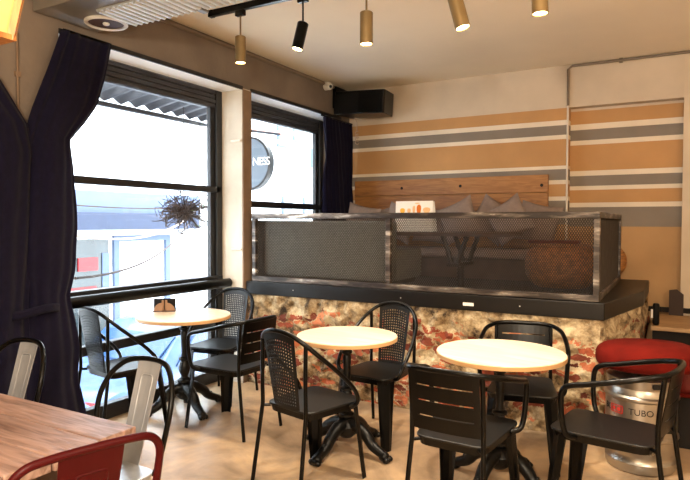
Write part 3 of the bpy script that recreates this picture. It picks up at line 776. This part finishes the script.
t = thing('upholstered_seat', 'dark red padded seat in shadow at the right edge', 'seat', (.38, 4.62, 0))
MB().box((0, 0, .17), (.70, .55, .336)).build('base', M['void'], t)
MB().box((0, 0, .46), (.74, .60, .24), bev=.06, seg=4).build('cushion', M['darkred'], t, smooth=.7)
MB().tube(spline([(-.37, -.3, .35), (.37, -.3, .35)], 2), .012, 8).build('piping', M['red'], t)

# ----------------------------------------------------------------- ceiling
t = thing('track_rail', 'black ceiling track rail holding two spotlights near the window wall', 'track', (0, 0, 0))
MB().box2((-2.98, 3.30, 2.955), (-.6, 3.335, 2.998)).build('rail', M['black'], t)
MB().box2((-3.01, 3.298, 2.952), (-2.975, 3.337, 2.999)).build('end_cap', M['black'], t)
def spot(label, top, L, ztr, tilt, m, r=.0375, energy=60):
    """cylinder spotlight on a rod; top = where the cylinder starts"""
    x, y, z = top
    t = thing('spotlight', label, 'spotlight', (x, y, ztr), 0, 'cylinder spotlights on the ceiling')
    MB().box((0, 0, -.02), (.075, .034, .04), bev=.004).build('adaptor', M['black'], t)
    MB().tube([(0, 0, -.02), (0, 0, z-ztr)], .006, 8).build('rod', M[m], t)
    d = Vector((math.sin(tilt[0]), math.sin(tilt[1]), -1)).normalized()
    Q = Vector((0, 0, -1)).rotation_difference(d).to_matrix().to_4x4(); Q = Matrix.Translation((0, 0, z-ztr)) @ Q
    b = MB().lathe([(.008, .012), (r-.004, .004), (r, 0), (r, -L), (r-.004, -L), (r-.005, -L+.012), (.001, -L+.012)], n=28, M=Q.to_3x3().to_4x4(), c=Q.translation).build('lamp_body', M[m], t, smooth=.6)
    MB().lathe([(.001, -L+.008), (r-.005, -L+.008), (r-.006, -L+.004), (.001, -L+.004)], n=24, M=Q.to_3x3().to_4x4(), c=Q.translation).build('lens', M['lens'], b)
    ld = bpy.data.lights.new('spot_lamp', 'SPOT'); ld.energy = energy; ld.color = (1, .84, .64); ld.spot_size = R(105); ld.spot_blend = .8; ld.shadow_soft_size = .03
    lo = bpy.data.objects.new('spot_lamp', ld); COL.objects.link(lo)
    p = Vector((x, y, ztr)) + (Q @ Vector((0, 0, -L-.01)))
    lo.location = p; lo.rotation_euler = Vector((0, 0, -1)).rotation_difference(d).to_euler()
    return t
spot('brass spotlight nearest the window wall, left end of the track', (-2.721, 3.315, 2.767), .183, 2.955, (0, 0), 'brass', energy=34)
spot('tilted black spotlight on the track', (-2.19, 3.315, 2.775), .18, 2.955, (-.14, -.2), 'black', energy=34)
spot('straight brass spotlight in the middle of the ceiling', (-1.578, 3.05, 2.66), .18, ZC, (0, 0), 'brass', energy=40)
spot('brass spotlight tilted to the right, right of the middle one', (-.995, 2.88, 2.60), .18, ZC, (.27, .02), 'brass', energy=48)
spot('rightmost brass spotlight, cut off by the top edge', (-.579, 2.88, 2.606), .175, ZC, (.03, 0), 'brass', energy=48)

# duct unit at top left
DY0, DY1, DZ, DX1 = 2.19, 2.64, 2.70, -.6
t = thing('ceiling_duct', 'sheet metal ceiling duct with a ribbed underside at top left', 'duct', (0, 0, 0))
MB().box2((XW+.02, DY0, DZ+.012), (DX1, DY1, ZC-.002), .004).build('body', M['duct'], t)
rb = MB(); x = -3.0
rb.box2((-3.02, DY0+.16, DZ+.001), (DX1, DY1-.004, DZ+.0118))
while x < DX1-.02:
    rb.tube([(x, DY0+.165, DZ+.001), (x, DY1-.008, DZ+.001)],   .013, 8); x += .05
rb.build('ribbed_panel', M['rib'], t, smooth=.8)
MB().box2((-2.47, DY1-.03, DZ-.012), (-2.43, DY1+.03, DZ+.02)).build('clip', M['duct'], t)
t = thing('recessed_light', 'round recessed ceiling light with a white ring, unlit', 'light', (-3.155, 2.53, DZ+.012))
MB().lathe([(.105, -.003), (.128, -.001), (.131, -.012), (.122, -.019), (.107, -.016)], n=48, cap=False).build('ring', M['whitemetal'], t, smooth=.8)
MB().lathe([(.001, -.004), (.106, -.004), (.106, -.008), (.001, -.006)], n=40).build('reflector', M['bench'], t, smooth=.8)
MB().ball((0, 0, -.012), .022, (1, 1, .5)).build('bulb', M['whitemetal'], t, smooth=1)

# loudspeaker and security camera in the corner
t = thing('loudspeaker', 'black loudspeaker mounted in the ceiling corner above the curtain', 'speaker', (-3.04, 5.80, 2.76))
MB().prism(rpoly([(-.30, -.13), (.33, -.15), (.30, .16), (-.25, .19)], .03), -.125, .125, Matrix.Rotation(.06, 4, 'Y')).build('cabinet', M['black'], t, bev=.008)
MB().prism(rpoly([(-.29, 0), (.32, 0), (.32, .21), (-.29, .21)], .02), 0, .012, Matrix.Translation((.0, -.128, -.105)) @ Matrix.Rotation(PI/2, 4, 'X')).build('grille', M['iron'], t)
MB().box((-.30, .05, .05), (.16, .06, .10)).build('bracket', M['black'], t)
MB().box((-.335, .05, .10), (.045, .20, .24)).build('wall_plate', M['black'], t)
t = thing('security_camera', 'small white dome security camera at the ceiling corner', 'camera', (-3.36, 5.58, 2.95))
MB().tube([(-.035, 0, .0), (.02, 0, .0)], .045, 20).build('base', M['whitemetal'], t, smooth=.8)
MB().ball((.03, -.02, -.01), .042).build('dome', M['whitemetal'], t, smooth=1)
MB().ball((.062, -.045, -.02), .017).build('lens', M['black'], t, smooth=1)
pts = []
for k in range(60):
    a = k*.75; z = 2.62-.0042*k
    pts.append((-3.27+.02*math.cos(a)*(k > 25), 6.09, z+.015*math.sin(a)*(k > 25)))
pts = [(-3.2, 5.93, 2.64), (-3.25, 6.0, 2.66)]+pts
tag(MB().tube(spline(pts, 3), .004, 6).build('speaker_cable', M['cable'], smooth=1), 'thin curled cable hanging below the black loudspeaker', 'cable')

# lit wooden lantern at the top left corner
t = thing('wooden_lantern', 'lit wooden lantern cut off by the top left corner', 'lamp', (-1.585, .865, 1.925))
s0, s1, hh = .06, .105, .30
for sx, sy in ((1, 1), (1, -1), (-1, 1), (-1, -1)):
    MB().tube([(sx*s0, sy*s0, 0), (sx*s1, sy*s1, hh)], .012, 4).build('corner_strip', M['lantern'], t)
MB().box((0, 0, .006), (2*s0+.02, 2*s0+.02, .014)).build('bottom_board', M['lantern'], t)
MB().box((0, 0, hh), (2*s1+.02, 2*s1+.02, .014)).build('top_board', M['lantern'], t)
q = .006
MB().prism([(-s0+q, -s0+q), (s0-q, -s0+q), (s0-q, s0-q), (-s0+q, s0-q)], .014, hh-.008, None, [(-s1+q, -s1+q), (s1-q, -s1+q), (s1-q, s1-q), (-s1+q, s1-q)]).build('lit_panel', M['lampface'], t)
MB().tube([(0, 0, hh), (0, 0, ZC-1.926)], .005, 6).build('cord', M['black'], t)

# ---------------------------------------------------------------- outside
GZ = -1.3
struct(MB().box2((-14, -10, GZ-.1), (xo-.02, 30, GZ)).build('ground', M['street']))
FX = -9.0
f = thing('shop_building', 'bright white building with shopfront across the street', 'building', (FX, 0, GZ))
MB().box2((-.6, -6, .0), (0, 28, 10)).build('facade', M['facade'], f)
MB().box2((0, 2, 2.62), (.35, 9.2, 2.92)).build('canopy_beam', M['beam'], f)
MB().box2((0, 2, 2.92), (.18, 9.4, 3.3)).build('fascia', M['facade2'], f)
MB().box2((0, 5.6, .3), (.03, 7.2, 2.45)).build('shop_window', M['shopglass'], f)
d = MB().box2((0, 7.3, 0), (.06, 7.42, 2.4)).box2((0, 8.55, 0), (.06, 8.67, 2.4)).box2((0, 7.3, 2.4), (.06, 8.67, 2.5)).build('door_frame', M['facade2'], f)
MB().box2((.01, 6.56, 1.9), (.06, 6.95, 2.13)).build('red_panel', M['signred'], f)
MB().box2((.01, 6.4, 1.53), (.06, 6.92, 1.62)).build('red_panel', M['signred'], f)
MB().box2((.01, 6.45, 1.36), (.06, 6.9, 1.5)).build('blue_panel', M['signblue'], f)
MB().box2((.01, 7.05, 1.5), (.05, 7.2, 2.2)).build('poster', M['facade2'], f)
for y, z in ((12.4, 4.7), (13.1, 4.9), (14.0, 4.3), (14.1, 5.0), (12.6, 2.9), (13.6, 2.9)):
    wn = MB().box2((0, y, z), (.05, y+.42, z+.55)).build('window', M['facade2'], f)
    MB().box2((.051, y+.05, z+.05), (.06, y+.37, z+.5)).build('pane', M['signface'], wn)
# wires
for k, (a, b_, sag) in enumerate((((-4.2, 3.0, 1.35), (-8.6, 9.5, 2.1), .35), ((-4.2, 3.05, 1.0), (-8.6, 8.9, 1.5), .25), ((-8.7, 6, 1.75), (-8.7, 11, 1.95), .12))):
    a, b_ = Vector(a), Vector(b_)
    tag(MB().tube([a.lerp(b_, i/16)-Vector((0, 0, sag*4*(i/16)*(1-i/16))) for i in range(17)], .012, 6).build('street_wire', M['twig' if k else 'cable']),
        ['pale hanging street wire sagging lowest outside the big window', 'brown street wire outside the lower part of big window', 'brown wire strung along the shopfront across the street'][k], 'wire')
# corrugated awning outside
t = thing('street_awning', 'corrugated awning outside the top of the big window', 'awning', (0, 0, 0))
m = MB(); m.grid(lambda u, v: Vector((-4.9+.95*v, 2.2+3.1*u, 2.66+.16*v+.022*math.sin(2*PI*u*16))), 192, 2)
m.build('corrugated_sheet', M['shutter'], t, smooth=1, solid=.004)
MB().box2((-4.93, 2.2, 2.585), (-4.88, 5.3, 2.63)).build('edge_beam', M['shutter'], t)
for y in (2.4, 5.2): MB().tube([(-4.9, y, 2.60), (-3.74, y, 2.4)], .015, 8).build('strut', M['shutter'], t)
# dry hanging plant
t = thing('hanging_plant', 'dried tangled hanging plant outside the big window', 'plant', (-4.53, 4.59, 1.56))
rnd = random.Random(3)
for cl in range(3):
    m = MB()
    for k in range(75):
        z_ = rnd.uniform(-.9, 1); a = rnd.uniform(0, 2*PI); L_ = rnd.uniform(.12, .25); q_ = math.sqrt(1-z_*z_)
        d = Vector((math.cos(a)*q_, math.sin(a)*q_, z_*.85))
        e1, e2 = (Vector((rnd.uniform(-1, 1), rnd.uniform(-1, 1), rnd.uniform(-1, 1)))*.10 for _ in range(2))
        m.tube(spline([d*.02, d*L_*.55+e1*.6, d*L_+e1, d*L_*.9+e1+e2], 3), .0038, 4)
    o = m.build('twigs', M['twig'], t); o['kind'] = 'stuff'
MB().lathe([(.02, -.09), (.05, -.08), (.07, -.03), (.075, .0), (.06, -.01)], n=20, cap=False).build('pot', M['twig'], t, smooth=.8)
MB().tube([(0, 0, 0), (0, 0, 1.10)], .004, 6).build('hanger', M['iron'], t)
# ivy leaves strung beside the pillar outside
m = MB()
for q_ in (-.05, .04): m.tube([(-4.25+q_, 4.75, GZ), (-4.25, 4.75+q_, .6), (-4.25-q_, 4.75, 2.5)], .004, 5)
for k in range(110):
    z = rnd.uniform(.7, 2.5); c_ = Vector((-4.25+rnd.gauss(0, .10), 4.75+rnd.gauss(0, .12), z)); s_ = rnd.uniform(.010, .022)
    q = Matrix.Rotation(rnd.uniform(0, 6.28), 3, rnd.choice('XYZ')) @ Matrix.Rotation(rnd.uniform(0, 6.28), 3, rnd.choice('XYZ'))
    m.prism([(0, -s_), (s_*.7, 0), (0, s_*1.2), (-s_*.7, 0)], 0, .002, Matrix.Translation(c_) @ q.to_4x4())
o = m.build('climbing_leaves', M['leafgreen']); o['kind'] = 'stuff'; tag(o, 'sparse climbing leaves outside the right side of big window', 'leaves')
# round projecting sign
t = thing('round_sign', 'round grey projecting sign outside the far window, reading NESS', 'sign', (-4.40, 5.5, 2.145))
QX = Matrix.Rotation(PI/2, 4, 'X')
MB().lathe([(.001, -.09), (.30, -.09), (.315, -.08), (.315, .0), (.30, .004), (.001, .004)], n=56, M=QX).build('drum', M['frame'], t, smooth=.6)
MB().lathe([(.001, .0045), (.292, .0045), (.292, .009), (.001, .009)], n=56, M=QX).build('face', M['signface'], t, smooth=.6)
text('NESS', .13, M['white'], t, (.195, -.011, .012), (PI/2, 0, 0), spacing=.85)
MB().tube([(-.10, .045, .30), (-.10, .045, .80), (.68, .045, .80)], .016, 8).build('hanger', M['frame'], t)
# pipes at the top of the far window
tag(MB().tube([(-8.5, 10.6, 3.55), (-8.5, 13.0, 3.75)], .05, 8).tube([(-8.5, 10.6, 3.3), (-8.5, 12.4, 3.5)], .04, 8).build('street_pipe', M['redpipe']), 'reddish brown pipes on the building across, above the round sign', 'pipe')
# parked car
def car():
    t = thing('parked_car', 'pale blue car parked on the street below the window', 'car', (-6.1, 6.2, GZ), 0)
    prof = [(-2.0, .35), (-2.05, .6), (-1.95, .85), (-1.3, .95), (-.75, 1.38), (-.2, 1.46), (.7, 1.42), (1.3, 1.02), (1.85, .95), (2.0, .75), (2.0, .4), (1.75, .25), (-1.8, .25)]
    m = MB(); pr = spline([(0, a, b_) for a, b_ in prof], 4, True); n = len(pr); secs = []
    for x, k in ((-.82, .94), (-.78, .99), (-.5, 1), (.5, 1), (.78, .99), (.82, .94)):
        secs.append([m.bm.verts.new((x*(1-.16*max(0, (p.z-.9)/.5)), p.y*k, .25+(p.z-.25)*k)) for p in pr])
    for A, B in zip(secs, secs[1:]):
        for i in range(n): m.bm.faces.new((A[i], A[(i+1) % n], B[(i+1) % n], B[i]))
    m.bm.faces.new(secs[0]); m.bm.faces.new(secs[-1][::-1])
    m.build('body', M['carpaint'], t, smooth=.7)
    for s in (-1, 1):
        MB().prism([(-.95, .98), (-.62, 1.32), (.62, 1.34), (1.05, 1.0)], -.01, .01, Matrix.Translation((s*.775, 0, 0)) @ Matrix(((0, 0, 1, 0), (1, 0, 0, 0), (0, 1, 0, 0), (0, 0, 0, 1)))).build('side_window', M['carglass'], t)
        for y in (-1.25, 1.25):
            wh = MB().lathe([(.1, -.1), (.3, -.1), (.32, -.05), (.32, .05), (.3, .1), (.1, .1)], n=24, M=Matrix.Rotation(PI/2, 4, 'Y'), c=(s*.76, y, .322)).build('wheel', M['tyre'], t, smooth=.6)
            MB().lathe([(.001, .102), (.2, .105), (.2, .11), (.001, .115)], n=20, M=Matrix.Rotation(s*PI/2, 4, 'Y'), c=(s*.76, y, .322)).build('hub_cap', M['whitemetal'], wh)
    MB().box((0, -1.02, 1.18), (1.3, .02, .46), Matrix.Rotation(-.9, 3, 'X')).build('windscreen', M['carglass'], t)
    MB().box((0, 1.05, 1.22), (1.3, .02, .42), Matrix.Rotation(.9, 3, 'X')).build('rear_window', M['carglass'], t)
    for s in (-1, 1): MB().box((s*.62, -2.0, .72), (.28, .06, .14), None, .02).build('tail_light', M['signred'], t)
car()

# -------------------------------------------------------------------- light
wd = bpy.data.worlds.new('sky'); S.world = wd; wd.use_nodes = True
bg = wd.node_tree.nodes['Background']; bg.inputs[0].default_value = (.86, .93, 1, 1); bg.inputs[1].default_value = 6.2
sd = bpy.data.lights.new('sun', 'SUN'); sd.energy = .8; sd.angle = .02; sd.color = (1, .97, .92)
so = bpy.data.objects.new('sun', sd); COL.objects.link(so); so.rotation_euler = Vector((0, 0, -1)).rotation_difference(Vector((-.55, .25, -.8)).normalized()).to_euler()
def lamp(name, loc, e, col=(1, .80, .58), size=.12):
    ld = bpy.data.lights.new(name, 'POINT'); ld.energy = e; ld.color = col; ld.shadow_soft_size = size
    o = bpy.data.objects.new(name, ld); COL.objects.link(o); o.location = loc; return o
lamp('fill_light', (1.2, 1.2, 2.1), 35, (1, .86, .68))  # added fill light without a fixture, beside the camera
lamp('fill_light', (-.1, -.8, 2.0), 135, (1, .86, .68))  # added fill light behind the camera, brightens room and ceiling
S.view_settings.view_transform = 'Standard'; S.view_settings.look = 'None'; S.view_settings.exposure = 1.42; S.view_settings.gamma = 1; S.view_settings.use_curve_mapping = False
